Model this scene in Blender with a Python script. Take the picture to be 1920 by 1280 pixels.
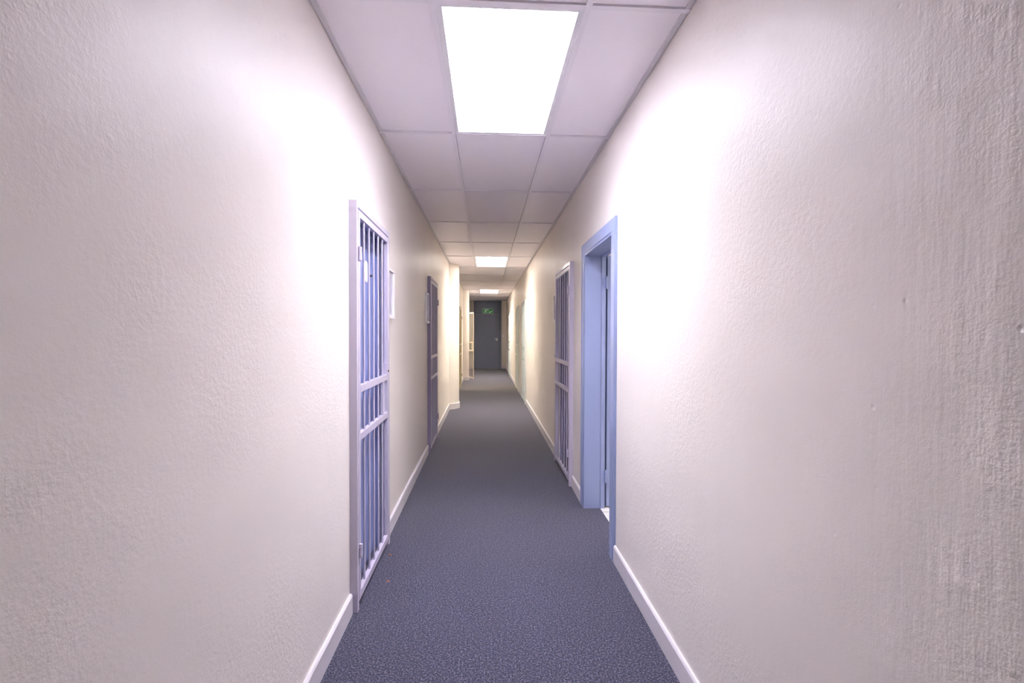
import bpy, bmesh, math, random
from mathutils import Vector, Matrix
random.seed(4)
PI = math.pi
for o in list(bpy.data.objects): bpy.data.objects.remove(o)
S = bpy.context.scene
COL = S.collection

# ---------------------------------------------------------------- camera
F, YAW, PITCH, ROLL = 884.95, .0552, .0179, .0029
CAMZ = 1.398
fw = Vector((math.sin(YAW)*math.cos(PITCH), math.cos(YAW)*math.cos(PITCH), -math.sin(PITCH)))
rt = Vector((math.cos(YAW), -math.sin(YAW), 0)); up = rt.cross(fw)
r2 = math.cos(ROLL)*rt + math.sin(ROLL)*up; u2 = -math.sin(ROLL)*rt + math.cos(ROLL)*up
cd = bpy.data.cameras.new('camera'); cam = bpy.data.objects.new('camera', cd); COL.objects.link(cam)
cam.matrix_world = Matrix(((r2.x,u2.x,-fw.x,0),(r2.y,u2.y,-fw.y,0),(r2.z,u2.z,-fw.z,CAMZ),(0,0,0,1)))
cd.sensor_width = 36; cd.lens = F*36/1920; cd.clip_start = .02; cd.clip_end = 100
S.camera = cam

# ---------------------------------------------------------------- light and exposure
w = bpy.data.worlds.new('world'); S.world = w; w.use_nodes = True
w.node_tree.nodes['Background'].inputs[0].default_value = (.5,.5,.6,1)
w.node_tree.nodes['Background'].inputs[1].default_value = 0.0
S.view_settings.view_transform = 'Standard'; S.view_settings.look = 'None'
S.view_settings.gamma = 1; S.view_settings.use_curve_mapping = False
S.view_settings.exposure = 1.48
COOL = (.90,.875,1.0); WARM = (1.0,.92,.79)
LAMPS = [(1.8255, COOL, 21.5), (7.8255, WARM, 24.0), (13.8255, WARM, 30.0)]   # near edge of the module, colour, strength

try:
    S.cycles.diffuse_bounces = 10; S.cycles.max_bounces = 14
except Exception: pass

# ---------------------------------------------------------------- helpers
def cut(c): return (c[0], c[1], c[2], 1)
def mat(name, col, rough=.5, metal=0, bump=None, noise=None, spec=.5, emit=None):
    m = bpy.data.materials.new(name); m.use_nodes = True
    nt = m.node_tree; b = nt.nodes['Principled BSDF']
    b.inputs['Base Color'].default_value = cut(col); b.inputs['Roughness'].default_value = rough
    b.inputs['Metallic'].default_value = metal; b.inputs['Specular IOR Level'].default_value = spec
    tc = nt.nodes.new('ShaderNodeTexCoord')
    if noise:                                    # (scale, amount): gentle tone variation of the paint itself
        n = nt.nodes.new('ShaderNodeTexNoise'); n.inputs['Scale'].default_value = noise[0]; n.inputs['Detail'].default_value = 4
        mx = nt.nodes.new('ShaderNodeMix'); mx.data_type = 'RGBA'
        a = noise[1]
        mx.inputs['A'].default_value = cut([c*(1-a) for c in col]); mx.inputs['B'].default_value = cut([min(1, c*(1+a)) for c in col])
        nt.links.new(tc.outputs['Object'], n.inputs['Vector']); nt.links.new(n.outputs['Fac'], mx.inputs['Factor'])
        nt.links.new(mx.outputs['Result'], b.inputs['Base Color'])
    if bump:                                     # (scale, strength, distance)
        n = nt.nodes.new('ShaderNodeTexNoise'); n.inputs['Scale'].default_value = bump[0]; n.inputs['Detail'].default_value = 5
        bp = nt.nodes.new('ShaderNodeBump'); bp.inputs['Strength'].default_value = bump[1]; bp.inputs['Distance'].default_value = bump[2]
        nt.links.new(tc.outputs['Object'], n.inputs['Vector']); nt.links.new(n.outputs['Fac'], bp.inputs['Height'])
        nt.links.new(bp.outputs['Normal'], b.inputs['Normal'])
    if emit:
        b.inputs['Emission Color'].default_value = cut(emit[0]); b.inputs['Emission Strength'].default_value = emit[1]
    return m

def plaster(name, col, rough_end=0.0):
    """rough_end: weight of the badly trowelled stretch near the start of the corridor"""
    m = bpy.data.materials.new(name); m.use_nodes = True
    nt = m.node_tree; N = nt.nodes.new; L = nt.links.new; b = nt.nodes['Principled BSDF']
    b.inputs['Roughness'].default_value = .42; b.inputs['Specular IOR Level'].default_value = .35
    tc = N('ShaderNodeTexCoord')
    def noise(scale, detail=3, rough=.5, vec=None):
        n = N('ShaderNodeTexNoise'); n.inputs['Scale'].default_value = scale; n.inputs['Detail'].default_value = detail
        n.inputs['Roughness'].default_value = rough; L(vec or tc.outputs['Object'], n.inputs['Vector']); return n.outputs['Fac']
    def ramp(v, a, c):
        r = N('ShaderNodeMapRange'); r.inputs['From Min'].default_value = a; r.inputs['From Max'].default_value = c; L(v, r.inputs['Value']); return r.outputs['Result']
    def op(o, x, y):
        q = N('ShaderNodeMath'); q.operation = o
        for k, v in enumerate((x, y)):
            if isinstance(v, (int, float)): q.inputs[k].default_value = v
            else: L(v, q.inputs[k])
        return q.outputs[0]
    # patches where the grain is coarse, smooth trowelled areas elsewhere
    patch = ramp(noise(1.7, 3), .42, .62)
    grain = noise(70, 3, .6); fine = noise(230, 2)
    big = noise(1.3, 2); soft = noise(6, 3)
    # vertical trowel streaks
    mp = N('ShaderNodeMapping'); mp.inputs['Scale'].default_value = (26, 26, 2.6); L(tc.outputs['Object'], mp.inputs['Vector'])
    streak = noise(1.0, 3, .55, mp.outputs['Vector']); 
    sx = N('ShaderNodeSeparateXYZ'); L(tc.outputs['Object'], sx.inputs['Vector'])
    end = N('ShaderNodeMapRange'); end.inputs['From Min'].default_value = 1.35; end.inputs['From Max'].default_value = .9
    wob = op('ADD', sx.outputs['Y'], op('MULTIPLY', noise(2.5, 2), .5)); L(wob, end.inputs['Value'])
    smask = op('MULTIPLY', end.outputs['Result'], rough_end)
    # pinholes and nicks
    vo = N('ShaderNodeTexVoronoi'); vo.inputs['Scale'].default_value = 11; L(tc.outputs['Object'], vo.inputs['Vector'])
    pit = ramp(vo.outputs['Distance'], .0, .075)
    h = op('MULTIPLY', grain, op('ADD', op('MULTIPLY', patch, 1.3), .22))
    h = op('ADD', h, op('MULTIPLY', fine, .16))
    h = op('ADD', h, op('MULTIPLY', soft, 1.3)); h = op('ADD', h, op('MULTIPLY', big, 7.0))
    h = op('ADD', h, op('MULTIPLY', op('MULTIPLY', streak, smask), 2.6))
    h = op('ADD', h, op('MULTIPLY', pit, op('ADD', .3, op('MULTIPLY', smask, 1.6))))
    h = op('ADD', h, op('MULTIPLY', op('MULTIPLY', noise(28, 4, .6), smask), 2.2))
    bp = N('ShaderNodeBump'); bp.inputs['Strength'].default_value = .6; bp.inputs['Distance'].default_value = .0028
    L(h, bp.inputs['Height']); L(bp.outputs['Normal'], b.inputs['Normal'])
    mx = N('ShaderNodeMix'); mx.data_type = 'RGBA'
    mx.inputs['A'].default_value = cut([c*.965 for c in col]); mx.inputs['B'].default_value = cut(col)
    L(ramp(noise(2.2, 4), .35, .65), mx.inputs['Factor']); L(mx.outputs['Result'], b.inputs['Base Color'])
    return m

def carpet_mat():
    m = bpy.data.materials.new('carpet'); m.use_nodes = True
    nt = m.node_tree; N = nt.nodes.new; L = nt.links.new; b = nt.nodes['Principled BSDF']
    b.inputs['Roughness'].default_value = .95; b.inputs['Specular IOR Level'].default_value = .1
    tc = N('ShaderNodeTexCoord')
    n1 = N('ShaderNodeTexNoise'); b.inputs['Sheen Weight'].default_value = .25; b.inputs['Sheen Roughness'].default_value = .5; n1.inputs['Scale'].default_value = 130; n1.inputs['Detail'].default_value = 3; n1.inputs['Roughness'].default_value = .75
    n2 = N('ShaderNodeTexNoise'); n2.inputs['Scale'].default_value = 60; n2.inputs['Detail'].default_value = 2
    n3 = N('ShaderNodeTexNoise'); n3.inputs['Scale'].default_value = 2.0; n3.inputs['Detail'].default_value = 2
    for n in (n1, n2, n3): L(tc.outputs['Object'], n.inputs['Vector'])
    cr = N('ShaderNodeValToRGB'); e = cr.color_ramp.elements
    e[0].position = .34; e[0].color = (.010,.011,.026,1); e[1].position = .68; e[1].color = (.23,.215,.275,1)
    k = cr.color_ramp.elements.new(.50); k.color = (.033,.036,.058,1)
    L(n1.outputs['Fac'], cr.inputs['Fac'])
    cr2 = N('ShaderNodeValToRGB'); e = cr2.color_ramp.elements
    e[0].position = .38; e[0].color = (.82,.86,1.0,1); e[1].position = .62; e[1].color = (1.1,1.02,1.0,1)
    L(n2.outputs['Fac'], cr2.inputs['Fac'])
    mx = N('ShaderNodeMix'); mx.data_type = 'RGBA'; mx.blend_type = 'MULTIPLY'; mx.inputs['Factor'].default_value = 1
    L(cr.outputs['Color'], mx.inputs['A']); L(cr2.outputs['Color'], mx.inputs['B'])
    L(mx.outputs['Result'], b.inputs['Base Color'])
    bp = N('ShaderNodeBump'); bp.inputs['Strength'].default_value = .6; bp.inputs['Distance'].default_value = .0028
    L(n1.outputs['Fac'], bp.inputs['Height']); L(bp.outputs['Normal'], b.inputs['Normal'])
    return m

def tile_floor_mat():
    m = mat('floor_tiles', (.78,.76,.72), .25)
    nt = m.node_tree; N = nt.nodes.new; b = nt.nodes['Principled BSDF']; tc = N('ShaderNodeTexCoord')
    br = N('ShaderNodeTexBrick'); br.offset = 0; br.inputs['Scale'].default_value = 1
    br.inputs['Brick Width'].default_value = .33; br.inputs['Row Height'].default_value = .33; br.inputs['Mortar Size'].default_value = .004
    br.inputs['Color1'].default_value = (.8,.78,.73,1); br.inputs['Color2'].default_value = (.78,.76,.71,1); br.inputs['Mortar'].default_value = (.3,.27,.22,1)
    nt.links.new(tc.outputs['Object'], br.inputs['Vector']); nt.links.new(br.outputs['Color'], b.inputs['Base Color'])
    return m

M = dict(
    wall = plaster('wall_plaster', (.80,.745,.69), .12),
    wall_rough = plaster('rough_wall_plaster', (.80,.745,.69), 1.0),
    ceil = mat('ceiling_tile', (.90,.86,.91), .42, bump=(90,.25,.0008), spec=.4),
    tbar = mat('grid_white', (.84,.81,.86), .4),
    angle = mat('wall_angle', (.68,.66,.69), .45),
    base = mat('baseboard_paint', (.66,.63,.66), .4),
    carpet = carpet_mat(), tiles = tile_floor_mat(),
    gate = mat('gate_enamel', (.53,.49,.59), .28, bump=(60,.06,.0006)),
    gate_dark = mat('gate_enamel_plum', (.30,.26,.38), .28),
    gate_pale = mat('gate_enamel_pale', (.56,.60,.60), .3),
    gate_cream = mat('gate_enamel_cream', (.74,.66,.54), .35),
    gate_yellowlit = mat('gate_enamel_yellowlit', (.34,.31,.21), .35),  # olive from yellowish room light, put into the colour of greyish enamel
    blue = mat('door_blue_paint', (.22,.26,.49), .33, noise=(3,.04), bump=(40,.05,.0006)),
    blue_frame = mat('frame_blue_paint', (.28,.335,.53), .3, bump=(40,.05,.0006)),
    plum = mat('door_plum_paint', (.15,.14,.25), .4),
    sage = mat('door_pale_paint', (.42,.50,.50), .35),
    slate = mat('door_slate_paint', (.20,.225,.33), .5, noise=(2,.08)),
    slate2 = mat('frame_slate_paint', (.16,.185,.27), .5),
    white = mat('white_plastic', (.90,.88,.88), .3),
    metal = mat('steel', (.6,.6,.62), .3, 1),
    dark = mat('dark_metal', (.05,.045,.05), .4),
    paper = mat('paper', (.72,.70,.74), .6),
    glass_paper = mat('covered_paper', (.50,.48,.58), .12),
    housing = mat('fixture_white', (.80,.80,.82), .35),
    louvre = mat('louvre_aluminium', (.85,.85,.87), .3, .6),
    green = mat('sign_green', (.02,.16,.04), .3, emit=((.02,.30,.06), .05)),
    signw = mat('sign_white', (.7,.8,.7), .3, emit=((.7,1,.75), .06)),
    crumb = mat('crumb_orange', (.45,.16,.06), .8),
    roomwall = mat('room_paint', (.82,.78,.78), .6),
)

class MB:
    def __init__(s): s.bm = bmesh.new()
    def box(s, x0, x1, y0, y1, z0, z1, bev=0):
        t = bmesh.new(); bmesh.ops.create_cube(t, size=1)
        for v in t.verts: v.co = Vector(((x0+x1)/2+v.co.x*(x1-x0), (y0+y1)/2+v.co.y*(y1-y0), (z0+z1)/2+v.co.z*(z1-z0)))
        if x1 < x0 or y1 < y0: bmesh.ops.recalc_face_normals(t, faces=t.faces)
        if bev: bmesh.ops.bevel(t, geom=list(t.edges), offset=bev, segments=2, affect='EDGES', profile=.7)
        return s.add(t)
    def add(s, t):
        me = bpy.data.meshes.new('tmp'); t.to_mesh(me); t.free(); s.bm.from_mesh(me); bpy.data.meshes.remove(me); return s
    def cyl(s, a, b, r, seg=16, r2=None, bev=0):
        a = Vector(a); b = Vector(b); d = b-a; t = bmesh.new()
        bmesh.ops.create_cone(t, cap_ends=True, segments=seg, radius1=r, radius2=r if r2 is None else r2, depth=d.length)
        if bev: bmesh.ops.bevel(t, geom=[e for e in t.edges if abs(e.verts[0].co.z-e.verts[1].co.z) < 1e-6], offset=bev, segments=2, affect='EDGES')
        bmesh.ops.transform(t, matrix=Matrix.Translation((a+b)/2) @ d.to_track_quat('Z','Y').to_matrix().to_4x4(), verts=t.verts)
        return s.add(t)
    def ball(s, c, r):
        t = bmesh.new(); bmesh.ops.create_uvsphere(t, u_segments=14, v_segments=8, radius=r)
        for v in t.verts: v.co += Vector(c)
        return s.add(t)
    def prism(s, pts, axis, a, b):
        # outline pts (2D) swept between a and b along axis (x, y or z)
        t = bmesh.new()
        def P(p, k): return {'x':(k,p[0],p[1]), 'y':(p[0],k,p[1]), 'z':(p[0],p[1],k)}[axis]
        lo = [t.verts.new(P(p, a)) for p in pts]; hi = [t.verts.new(P(p, b)) for p in pts]
        n = len(pts)
        for i in range(n): t.faces.new((lo[i], lo[(i+1)%n], hi[(i+1)%n], hi[i]))
        t.faces.new(lo[::-1]); t.faces.new(hi); bmesh.ops.recalc_face_normals(t, faces=t.faces)
        return s.add(t)
    def build(s, name, m, parent=None, smooth=False, loc=None):
        me = bpy.data.meshes.new(name); s.bm.to_mesh(me); s.bm.free()
        o = bpy.data.objects.new(name, me); COL.objects.link(o)
        me.materials.append(M[m] if isinstance(m, str) else m)
        if smooth:
            for p in me.polygons: p.use_smooth = True
            try: me.set_sharp_from_angle(angle=math.radians(35))
            except Exception: pass
        if parent: o.parent = parent
        if loc: o.location = loc
        return o

def empty(name, loc=(0,0,0), rz=0):
    o = bpy.data.objects.new(name, None); COL.objects.link(o); o.location = loc; o.rotation_euler = (0,0,rz); o.empty_display_size = .1; return o
def tag(o, label=None, cat=None, group=None, kind=None):
    if label: o['label'] = label
    if cat: o['category'] = cat
    if group: o['group'] = group
    if kind: o['kind'] = kind
    return o
def copy_tree(o, parent=None):
    c = o.copy(); COL.objects.link(c)
    if parent: c.parent = parent
    for ch in [q for q in bpy.data.objects if q.parent == o and q is not c]: copy_tree(ch, c)
    return c

# ---------------------------------------------------------------- the corridor
XL, XR, H = -.673, .794, 2.66
YB, YE = -1.0, 18.5
TH = .16                                    # wall thickness
# openings: (y0, y1, top)
L_OPEN = [(2.385, 3.135, 2.032), (5.50, 6.27, 2.032), (11.49, 12.43, 2.032)]
R_OPEN = [(2.912, 3.725, 2.03), (4.26, 5.13, 2.032), (9.22, 10.08, 2.032), (11.22, 12.08, 2.032), (15.07, 15.91, 2.032)]

def wall(name, x, s, opens):
    """wall slab; s is the direction away from the corridor"""
    mb = MB(); xa, xb = sorted((x, x+s*TH)); y = YB
    for a, b, t in opens:
        mb.box(xa, xb, y, a, 0, H+.3); mb.box(xa, xb, a, b, t, H+.3); y = b
    mb.box(xa, xb, y, YE, 0, H+.3)
    bmesh.ops.remove_doubles(mb.bm, verts=mb.bm.verts, dist=1e-5)
    return tag(mb.build(name, 'wall_rough' if s > 0 else 'wall'), kind='structure')
wall('wall_left', XL, -1, L_OPEN)
wall('wall_right', XR, 1, R_OPEN)

mb = MB(); mb.box(XL-TH, XR+TH, YE, YE+.15, 0, H+.3); tag(mb.build('wall_end', 'wall'), kind='structure')
# the corridor stays open behind the camera

# carpet runs to the threshold of the open doorway
mb = MB(); mb.box(XL-TH, XR, YB, YE+.15, -.05, 0); mb.box(XR, .915, R_OPEN[0][0]-.03, R_OPEN[0][1]+.03, -.05, 0)
for a, b, t in R_OPEN[1:]: mb.box(XR, XR+TH, a, b, -.05, 0)
tag(mb.build('floor', 'carpet'), kind='structure')

# rounded columns bulging from the left wall
def column(name, cy):
    t = bmesh.new(); bmesh.ops.create_cone(t, cap_ends=True, segments=64, radius1=.264, radius2=.264, depth=H-.002)
    for v in t.verts: v.co += Vector((-.764, cy, (H-.002)/2))
    mb = MB(); mb.add(t); o = mb.build(name, 'wall', smooth=True); tag(o, kind='structure')
COLS = [8.89, 14.06]
column('wall_column_near', COLS[0]); column('wall_column_far', COLS[1])

# baseboards (10 cm, chamfered top)
def base_profile(x, s):   # s = +1: projects towards +x
    return [(x, 0), (x+s*.015, 0), (x+s*.015, .094), (x+s*.009, .103), (x, .103)]
def skirting(name, x, s, runs, cols=()):
    mb = MB()
    for a, b in runs: mb.prism(base_profile(x, s), 'y', a, b)
    for cy in cols:
        r0, r1 = .262, .279; n = 40; pts = []
        for i in range(n+1):
            a = -PI*.42 + PI*.84*i/n; pts.append((math.cos(a), math.sin(a)))
        poly = [(-.764+r1*c, cy+r1*q) for c, q in pts] + [(-.764+r0*c, cy+r0*q) for c, q in reversed(pts)]
        mb.prism(poly, 'z', 0, .103)
    return tag(mb.build(name, 'base'), kind='structure')
cw = .262
skirting('baseboard_left', XL, 1, [(YB, 2.36), (3.16, 5.475), (6.295, COLS[0]-.255), (COLS[0]+.255, 11.465), (12.455, COLS[1]-.255), (COLS[1]+.255, YE)], COLS)
skirting('baseboard_right', XR, -1, [(YB, 2.822), (3.815, 4.235), (5.155, 9.195), (10.105, 11.195), (12.105, 15.045), (15.935, YE)])
mb = MB(); mb.prism([(YE, 0), (YE-.015, 0), (YE-.015, .094), (YE-.009, .103), (YE, .103)], 'x', .61, XR-.015)
mb.prism([(YE, 0), (YE-.015, 0), (YE-.015, .094), (YE-.009, .103), (YE, .103)], 'x', XL+.015, -.48)
tag(mb.build('baseboard_end', 'base'), kind='structure')

# ---------------------------------------------------------------- ceiling: lay-in tiles on an exposed grid
GX0, GX1 = -.2066, .3934
Y0 = 1.8255
ks = range(-5, 15)
fix_k = (0, 5, 10)
xs = [XL, GX0, GX1, XR]
mb = MB(); G = .012
for k in ks:
    ya, yb = Y0+1.2*k, min(Y0+1.2*(k+1), YE)
    if ya >= YE: continue
    ya = max(ya, YB)
    for i in range(3):
        if i == 1 and k in fix_k: continue
        dz = random.uniform(-.0012, .0012)
        x0, x1 = xs[i]+.014, xs[i+1]-.014
        mb.box(x0, x1, ya+.0145, yb-.0145, H+.002+dz, H+.02+dz)
ceil = tag(mb.build('ceiling', 'ceil'), kind='structure')
mb = MB()
for x in (GX0, GX1): mb.box(x-.012, x+.012, YB, YE, H-.007, H+.03)
for k in ks:
    y = Y0+1.2*k
    if YB < y < YE:
        for i in range(3): mb.box(xs[i]+.012*(i>0), xs[i+1]-.012*(i<2), y-.012, y+.012, H-.006, H+.03)
tag(mb.build('grid_bar', 'tbar', ceil), kind='structure')
mb = MB()
for x, s in ((XL, 1), (XR, -1)):
    xa, xb = sorted((x+s*.003, x+s*.025)); mb.box(xa, xb, YB, YE, H-.004, H+.004)
mb.box(XL, XR, YE-.024, YE, H-.0025, H+.002)
tag(mb.build('wall_angle', 'angle', ceil), kind='structure')
# plenum above, so no light leaks
mb = MB(); mb.box(XL-TH, XR+TH, YB, YE+.15, H+.3, H+.35); tag(mb.build('ceiling_slab', 'wall'), kind='structure')

# ---------------------------------------------------------------- ceiling lights
def ceiling_light(y0, colr, strength, label):
    root = empty('ceiling_light', ((GX0+GX1)/2, y0+.6, H))
    tag(root, label, 'ceiling light', 'recessed ceiling lights along the corridor')
    hx, hy = .288, .588
    ix, iy = .266, .566
    mb = MB()      # trim ring
    for a in (-1, 1):
        x0, x1 = sorted((a*ix, a*hx)); mb.box(x0, x1, -hy, hy, -.003, .006, .001)
        q0, q1 = sorted((a*iy, a*hy)); mb.box(-ix, ix, q0, q1, -.003, .006, .001)
    mb.build('trim_ring', 'housing', root)
    mb = MB()      # housing
    top = .108
    for a in (-1, 1):
        x0, x1 = sorted((a*ix, a*(ix+.004))); mb.box(x0, x1, -iy, iy, .004, top+.01)
        q0, q1 = sorted((a*iy, a*(iy+.004))); mb.box(-ix, ix, q0, q1, .004, top+.01)
    mb.box(-ix, ix, -iy, iy, top+.006, top+.01)
    mb.build('housing', 'housing', root)
    em = mat('lamp_glow', (.8,.8,.8), .5, emit=(colr, strength))
    mb = MB(); mb.box(-ix+.002, ix-.002, -iy+.002, iy-.002, top, top+.004); mb.build('glow_panel', em, root)  # even glowing panel, standing in for the three tubes and their reflector
    mb = MB()      # louvre blades between the three lamps, plus cross blades
    for x in (-ix/2, 0, ix/2): mb.prism([(x-.007, top-.006), (x+.007, top-.006), (x+.0015, .006), (x-.0015, .006)], 'y', -iy, iy)
    for i in range(1, 7):
        y = -iy+2*iy*i/7; mb.prism([(y-.004, top-.006), (y+.004, top-.006), (y+.001, .008), (y-.001, .008)], 'x', -ix, ix)
    mb.build('louvre', 'louvre', root)
    for x in (-.177, 0, .177):
        mb = MB(); mb.box(x-.012, x+.012, iy-.03, iy-.001, .018, .03, .003); mb.build('lamp_holder', 'metal', root)
    return root
LL = ['bright white recessed ceiling light nearest the camera, with cool light',
      'middle recessed ceiling light beside the nearer rounded column',
      'farthest small recessed ceiling light, before the dark exit door']
for (y, c, s_), l in zip(LAMPS, LL): ceiling_light(y, c, s_, l)

# ---------------------------------------------------------------- doors behind the gates
dn = [0]
def closed_door(x, s, y0, y1, top, m, depth=.047, opened=False):
    """s points away from the corridor"""
    dn[0] += 1; r = empty('door_%d' % dn[0], (x, (y0+y1)/2, 0)); tag(r, kind='structure')
    def bx(mb, xa, xb, ya, yb, za, zb, bev=0):
        a, b = sorted((s*xa, s*xb)); mb.box(a, b, ya-(y0+y1)/2, yb-(y0+y1)/2, za, zb, bev); return mb
    mb = MB(); bx(mb, .02, TH-.01, y0, y0+.025, 0, top); bx(mb, .02, TH-.01, y1-.025, y1, 0, top); bx(mb, .02, TH-.01, y0+.025, y1-.025, top-.025, top)
    tag(mb.build('door_frame', m, r), kind='structure')
    mb = MB()
    if opened: bx(mb, TH+.01, TH+.01+y1-y0-.06, y1-.06, y1-.02, .008, top-.028, .002)
    else: bx(mb, depth, depth+.04, y0+.027, y1-.027, .008, top-.028, .002)
    p = mb.build('door_panel', m, r); tag(p, kind='structure')
    return r

# ---------------------------------------------------------------- security gates
def gate(x, s, y0, y1, hinge, label, m='gate', mf=None, z0=.03, z1=2.05, nb=5, frame=True, root=None, group='barred security gates along the corridor'):
    """s points into the corridor. hinge: 'near' (y0) or 'far' (y1)."""
    mf = mf or m
    W = y1-y0
    if root is None: root = empty('security_gate', (x, y0, 0))
    tag(root, label, 'security gate', group)
    def bx(mb, xa, xb, ya, yb, za, zb, bev=.0015):
        a, b = sorted((s*xa, s*xb)); mb.box(a, b, ya, yb, za, zb, bev); return mb
    fr = .028
    if frame:
        mb = MB()
        bx(mb, 0, .038, 0, fr, 0.002, z1); bx(mb, 0, .038, W-fr, W, 0.002, z1); bx(mb, 0, .038, fr, W-fr, z1-fr, z1)
        mb.build('frame', mf, root)
    a, b = fr+.005, W-fr-.005
    zt, zb = z1-fr-.010, z0+.012
    st = .034
    mb = MB()
    bx(mb, .014, .038, a, a+st, zb, zt); bx(mb, .014, .038, b-st, b, zb, zt)
    bx(mb, .014, .038, a+st, b-st, zt-st, zt); bx(mb, .014, .038, a+st, b-st, zb, zb+.04)
    leaf = mb.build('leaf', m, root)
    for zc in (1.112, .868):
        mb = MB(); bx(mb, .014, .039, a+st-.001, b-st+.001, zc-.018, zc+.018); mb.build('cross_rail', m, leaf)
    n = nb+1
    for i in range(1, n):
        yy = a+st+(b-a-2*st)*i/n
        mb = MB(); mb.cyl((s*.027, yy, zb+.035), (s*.027, yy, zt-st+.005), .0058, 12); mb.build('bar', m, leaf, True)
    # lock box and its flat stile on the closing side
    lk = b-st if hinge == 'near' else a+st
    d = -1 if hinge == 'near' else 1
    mb = MB(); q0, q1 = sorted((lk-d*.012, lk+d*.034)); bx(mb, .008, .043, q0, q1, 1.128, 1.205, .003); lb = mb.build('lock_box', m, leaf)
    mb = MB(); mb.cyl((s*.042, lk+d*.008, 1.152), (s*.048, lk+d*.008, 1.152), .007); mb.build('keyhole', 'dark', lb, True)
    c = lk+d*.10
    mb = MB(); bx(mb, .020, .036, c-.022, c+.022, .884, 1.096); mb.build('lock_plate', m, leaf)
    hy = a if hinge == 'near' else b
    for zc in (1.79, .30):
        mb = MB(); yy = hy + (-.002 if hinge == 'near' else .002)
        mb.cyl((s*.046, yy, zc-.036), (s*.046, yy, zc-.013), .0095, bev=.002); mb.cyl((s*.046, yy, zc-.0125), (s*.046, yy, zc+.0125), .0085)
        mb.cyl((s*.046, yy, zc+.013), (s*.046, yy, zc+.036), .0095, bev=.002)
        mb.build('hinge', m, root, True)
    return root

gate(XL, 1, 2.365, 3.155, 'near', 'lilac barred security gate nearest the camera on the left wall')
door1 = closed_door(XL, -1, *L_OPEN[0], 'blue')
g2 = gate(XL, 1, 5.48, 6.29, 'far', 'plum coloured barred gate on the left wall, beside the nearer column', 'gate', 'gate_dark')
closed_door(XL, -1, *L_OPEN[1], 'plum')
gate(XL, 1, 11.47, 12.45, 'far', 'olive coloured barred gate on the left wall between the two rounded columns', 'gate_yellowlit')
closed_door(XL, -1, *L_OPEN[2], 'gate_yellowlit', opened=True)
gate(XR, -1, 4.24, 5.15, 'near', 'lilac and plum barred gate on the right wall beyond the blue doorway', 'gate', 'gate')
door_r = closed_door(XR, 1, *R_OPEN[1], 'plum')
gate(XR, -1, 9.20, 10.10, 'near', 'pale grey-green gate on the right wall just past the light switch', 'gate_pale')
closed_door(XR, 1, *R_OPEN[2], 'sage')
gate(XR, -1, 11.20, 12.10, 'near', 'pale grey-green gate on the right wall, second past the light switch', 'gate_pale')
closed_door(XR, 1, *R_OPEN[3], 'sage')
gate(XR, -1, 15.05, 15.93, 'near', 'whitish gate on the right wall closest to the dark exit door', 'gate_pale')
closed_door(XR, 1, *R_OPEN[4], 'sage')

# the cream gate standing open past the far column
na, ha = Vector((-.337, 13.96)), Vector((-.652, 14.90))
dv = na-ha; ang = math.atan2(dv.y, dv.x)
og = empty('security_gate', (ha.x, ha.y, 0), ang-PI/2)
gate(0, 1, 0, dv.length+.033, 'near', 'cream barred gate standing open into the corridor past the far column', 'gate_cream', frame=False, root=og)

# oblong white plate and small screw on the blue door behind the nearest gate
mb = MB()
pc = (XL-.072)
pts = []
for i in range(24):
    a = 2*PI*i/24; r = .017
    pts.append((2.85-2.76+2.6*r*math.cos(a), 1.76+(.022 if math.sin(a) >= 0 else -.022)+2.4*r*math.sin(a)))
mb.prism(pts, 'x', -.046, -.036); pl = mb.build('door_plate', 'white', door1, True); tag(pl, 'oblong white plate')
mb = MB(); mb.cyl((-.046, 2.98-2.76, 1.75), (-.034, 2.98-2.76, 1.75), .007); mb.build('peephole', 'dark', door1, True)

# ---------------------------------------------------------------- the blue doorway on the right, its door open into a tiled room
dn[0] += 1
ya, yb, zt = R_OPEN[0]
dr = tag(empty('door_%d' % dn[0], (XR, (ya+yb)/2, 0)), kind='structure')
cy = (ya+yb)/2
def ob(mb, xa, xb, y0, y1, z0, z1, bev=0): mb.box(xa-XR, xb-XR, y0-cy, y1-cy, z0, z1, bev); return mb
mb = MB()
AO, AT = XR-.016, XR+.0     # architrave face
for y0, y1 in ((ya-.09, ya-.004), (yb+.004, yb+.09)): ob(mb, AO, AT, y0, y1, 0, zt, .002)
ob(mb, AO, AT, ya-.09, yb+.09, zt+.0, zt+.08, .003)
for y0, y1 in ((ya-.086, ya-.07), (yb+.07, yb+.086)): ob(mb, AO-.004, AO+.002, y0, y1, 0, zt+.07, .002)
tag(mb.build('architrave', 'blue_frame', dr), kind='structure')
mb = MB()      # lining: deep jamb, then the rebate
for y0, y1 in ((ya-.004, ya+.018), (yb-.018, yb+.004)): ob(mb, AO+.004, .915, y0, y1, 0, zt)
for y0, y1 in ((ya-.004, ya+.026), (yb-.026, yb+.004)): ob(mb, .9155, .948, y0, y1, 0, zt, .002)
ob(mb, AO+.004, .915, ya+.018, yb-.018, zt-.018, zt); ob(mb, .9155, .948, ya+.02, yb-.02, zt-.026, zt, .002)
tag(mb.build('door_frame', 'blue_frame', dr), kind='structure')
mb = MB()      # leaf swung open ~92 degrees into the room
LY = 3.715
ob(mb, .966, .966+.79, LY, LY+.04, .012, zt-.014, .002); leafd = tag(mb.build('door_panel', 'blue_frame', dr), kind='structure')
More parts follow.
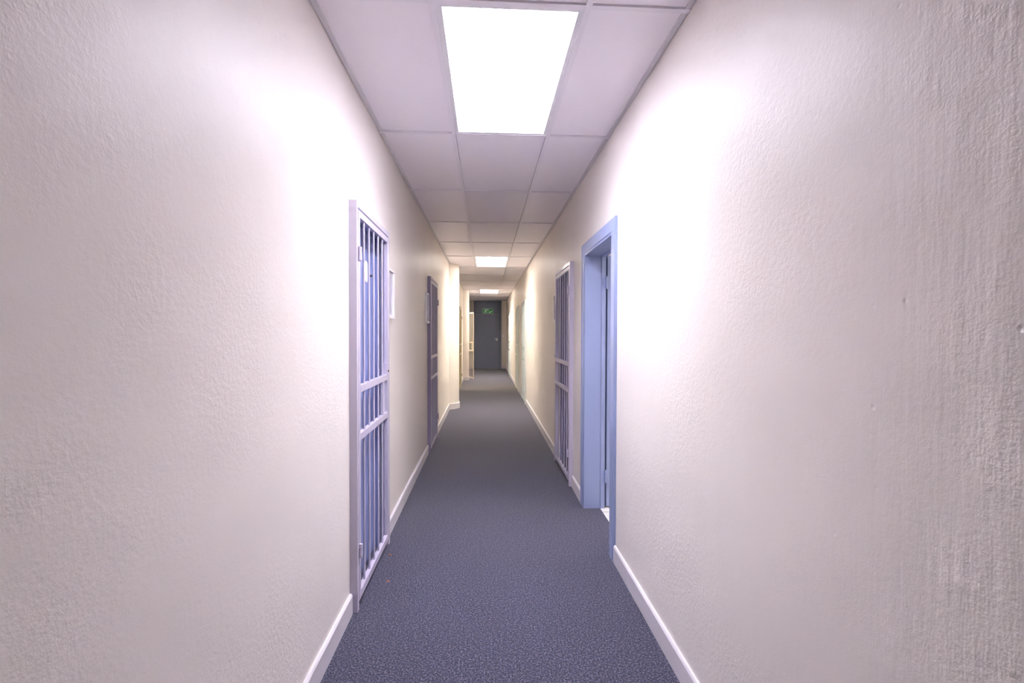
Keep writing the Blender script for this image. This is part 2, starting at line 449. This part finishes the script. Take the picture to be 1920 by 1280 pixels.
for zc in (1.80, .255):
    mb = MB(); ob(mb, .9482, .953, LY-.04, LY-.004, zc-.05, zc+.05, .001); ob(mb, .945, .969, LY-.003, LY+.001, zc-.05, zc+.05)
    mb.cyl((.957-XR, LY-.006-cy, zc-.05), (.957-XR, LY-.006-cy, zc+.05), .0065); mb.build('hinge', 'blue_frame', dr, True)

mb = MB(); ob(mb, .9545, .985, LY+.042, LY+.13, 0, zt+.07, .002); ob(mb, .9545, .975, ya-.09, ya-.002, 0, zt+.07, .002); ob(mb, .9545, .975, ya-.002, LY+.042, zt+.002, zt+.07)  # room-side trim, added to shut out the bright room behind the hinge gap
tag(mb.build('inner_gap_trim', 'blue_frame', dr), kind='structure')

# the room behind it
RX0, RX1, RY0, RY1 = XR+TH, 3.2, 1.6, 5.4
mb = MB()
mb.box(RX1, RX1+.1, RY0-.1, RY1+.1, 0, H); mb.box(RX0, RX1, RY1, RY1+.1, 0, H); mb.box(RX0, RX1, RY0-.1, RY0, 0, H)
tag(mb.build('wall_room', 'roomwall'), kind='structure')
mb = MB(); mb.box(.915, RX1+.1, RY0-.1, RY1+.1, -.05, -.001); tag(mb.build('floor_room', 'tiles'), kind='structure')
mb = MB(); mb.box(RX0, RX1+.1, RY0-.1, RY1+.1, H, H+.05); tag(mb.build('ceiling_room', 'roomwall'), kind='structure')
la = bpy.data.lights.new('room_light', 'AREA'); la.shape = 'RECTANGLE'; la.size = .55; la.size_y = 1.15; la.energy = 14; la.color = (1,.95,.9)
lo = bpy.data.objects.new('room_light', la); COL.objects.link(lo); lo.location = (2.1, 3.3, H-.02)

# warmly lit side room behind the gate between the columns: its light falls across the carpet
QX = XL-TH
mb = MB()
mb.box(-3.5, -3.4, 10.6, 13.5, 0, H); mb.box(-3.4, QX, 13.4, 13.5, 0, H); mb.box(-3.4, QX, 10.6, 10.7, 0, H)
tag(mb.build('wall_side_room', 'roomwall'), kind='structure')
mb = MB(); mb.box(-3.5, QX, 10.6, 13.5, -.05, 0); tag(mb.build('floor_side_room', 'carpet'), kind='structure')
mb = MB(); mb.box(-3.5, QX, 10.6, 13.5, H, H+.05); tag(mb.build('ceiling_side_room', 'roomwall'), kind='structure')
la = bpy.data.lights.new('side_room_light', 'POINT'); la.shadow_soft_size = .06; la.energy = 75; la.color = (1,.82,.5)
lo = bpy.data.objects.new('side_room_light', la); COL.objects.link(lo); lo.location = (-2.7, 11.9, 2.35)

# ---------------------------------------------------------------- exit door at the end
dn[0] += 1
dx0, dx1 = -.476, .603
ed = tag(empty('door_%d' % dn[0], ((dx0+dx1)/2, YE, 0)), kind='structure'); ex = (dx0+dx1)/2
def eb(mb, x0, x1, ya_, yb_, z0, z1, bev=0): mb.box(x0-ex, x1-ex, ya_, yb_, z0, z1, bev); return mb
mb = MB(); eb(mb, dx0, dx0+.075, -.05, 0, 0, H-.004, .003); eb(mb, dx1-.125, dx1, -.05, 0, 0, H-.004, .003); eb(mb, dx0+.075, dx1-.125, -.05, 0, 2.135, 2.18, .003)
tag(mb.build('door_frame', 'slate2', ed), kind='structure')
mb = MB(); eb(mb, dx0+.075, dx1-.125, -.038, 0, 2.18, H-.004); tag(mb.build('transom_panel', 'slate', ed), kind='structure')
mb = MB(); eb(mb, dx0+.079, dx1-.129, -.032, 0, .008, 2.128, .002); tag(mb.build('door_panel', 'slate', ed), kind='structure')
mb = MB(); hx_ = .415
mb.box(hx_-ex-.025, hx_-ex+.045, -.040, -.032, 1.09, 1.20, .003)
mb.cyl((hx_-ex, -.032, 1.17), (hx_-ex, -.075, 1.17), .010); mb.cyl((hx_-ex+.008, -.075, 1.17), (hx_-ex-.085, -.075, 1.17), .010)
mb.build('door_handle', 'metal', ed, True)

# exit sign: running figure, doorway and slanting arrow on green
es = empty('exit_sign', (.069, YE-.038, 2.157)); tag(es, 'small green emergency exit sign above the dark door, white running figure', 'sign')
sw, sh = .208, .182
mb = MB(); mb.box(-sw, sw, -.03, 0, 0, sh, .004); mb.build('sign_box', 'green', es)
mb = MB(); t = .006
mb.box(-sw, sw, -.032, -.0301, 0, t); mb.box(-sw, sw, -.032, -.0301, sh-t, sh); mb.box(-sw, -sw+t, -.032, -.0301, t, sh-t); mb.box(sw-t, sw, -.032, -.0301, t, sh-t)
mb.build('border', 'signw', es)
def stroke(mb, pts, wd):
    for (x0, z0), (x1, z1) in zip(pts, pts[1:]):
        d = Vector((x1-x0, z1-z0)); n = Vector((-d.y, d.x)).normalized()*wd/2
        mb.prism([(x0+n.x, z0+n.y), (x1+n.x, z1+n.y), (x1-n.x, z1-n.y), (x0-n.x, z0-n.y)], 'y', -.033, -.0301)
mb = MB()
mb.cyl((-.055, -.0301, .150), (-.055, -.033, .150), .016)
stroke(mb, [(-.075, .125), (-.105, .075)], .026); stroke(mb, [(-.13, .135), (-.075, .130), (-.035, .100)], .012)
stroke(mb, [(-.105, .080), (-.075, .055), (-.072, .015)], .015); stroke(mb, [(-.105, .075), (-.125, .045), (-.165, .040)], .015)
mb.build('running_figure', 'signw', es)
mb = MB(); stroke(mb, [(-.02, .02), (-.02, .155), (.045, .155), (.045, .02)], .010); mb.build('doorway_symbol', 'signw', es)
mb = MB(); stroke(mb, [(.175, .110), (.095, .050)], .020); mb.prism([(.065, .025), (.120, .030), (.075, .075)], 'y', -.033, -.0301); mb.build('arrow', 'signw', es)

# ---------------------------------------------------------------- sign holders, switches
def sign_holder(x, s, y0, y1, z0, z1, label):
    r = empty('sign_holder', (x, (y0+y1)/2, z0)); tag(r, label, 'sign', 'framed notices beside the gates')
    hw = (y1-y0)/2; hh = z1-z0
    def bx(mb, xa, xb, ya_, yb_, za, zb, bev=.0015):
        a, b = sorted((s*xa, s*xb)); mb.box(a, b, ya_, yb_, za, zb, bev); return mb
    mb = MB(); t = .016; D = .024
    bx(mb, 0, D, -hw, -hw+t, 0, hh, .004); bx(mb, 0, D, hw-t, hw, 0, hh, .004); bx(mb, 0, D, -hw+t, hw-t, hh-t, hh, .004); bx(mb, 0, D+.004, -hw, hw, 0, .024, .006)
    mb.build('frame', 'white', r)
    mb = MB(); bx(mb, .001, .012, -hw+t, hw-t, .02, hh-t, 0); mb.build('notice', 'glass_paper', r)
    return r
sign_holder(XL, 1, 3.205, 3.41, 1.495, 1.835, 'white framed notice on the left wall past the nearest gate')
sign_holder(XL, 1, 5.275, 5.465, 1.505, 1.845, 'white framed notice on the left wall just before the plum gate')
sign_holder(XR, -1, 5.185, 5.37, 1.53, 1.838, 'thin framed notice on the right wall past the lilac gate')
sign_holder(XL, 1, 11.17, 11.40, 1.46, 1.83, 'pale notice beside the gate between the two columns')

def switch(loc, rz, wdt, hgt, label):
    r = empty('light_switch', loc, rz); tag(r, label, 'light switch')
    mb = MB(); mb.box(-wdt/2, wdt/2, -.009, 0, 0, hgt, .003); mb.build('plate', 'white', r)
    mb = MB(); mb.box(-.012, .012, -.014, -.008, hgt/2-.02, hgt/2+.02, .003); mb.build('rocker', 'white', r)
switch((XR, 8.95, 1.245), -PI/2, .10, .125, 'white light switch on the right wall, lit by the middle ceiling light')
switch((.668, YE, 1.235), 0, .075, .115, 'white light switch on the end wall beside the dark door')

# crumbs on the carpet by the nearest gate
for i, (x, y, l) in enumerate([(-.548, 2.66, 'tiny orange crumb on the blue carpet before the nearest gate'), (-.60, 2.98, 'tiny orange crumb on the carpet by the far foot of the nearest gate')]):
    mb = MB(); t = bmesh.new(); bmesh.ops.create_icosphere(t, subdivisions=2, radius=1)
    for v in t.verts: v.co = Vector((v.co.x*.009, v.co.y*.005, max(v.co.z, -.6)*.0035))*(1+random.uniform(-.2, .2))
    mb.add(t); o = mb.build('crumb', 'crumb', loc=(x, y, .003)); tag(o, l, 'crumb')
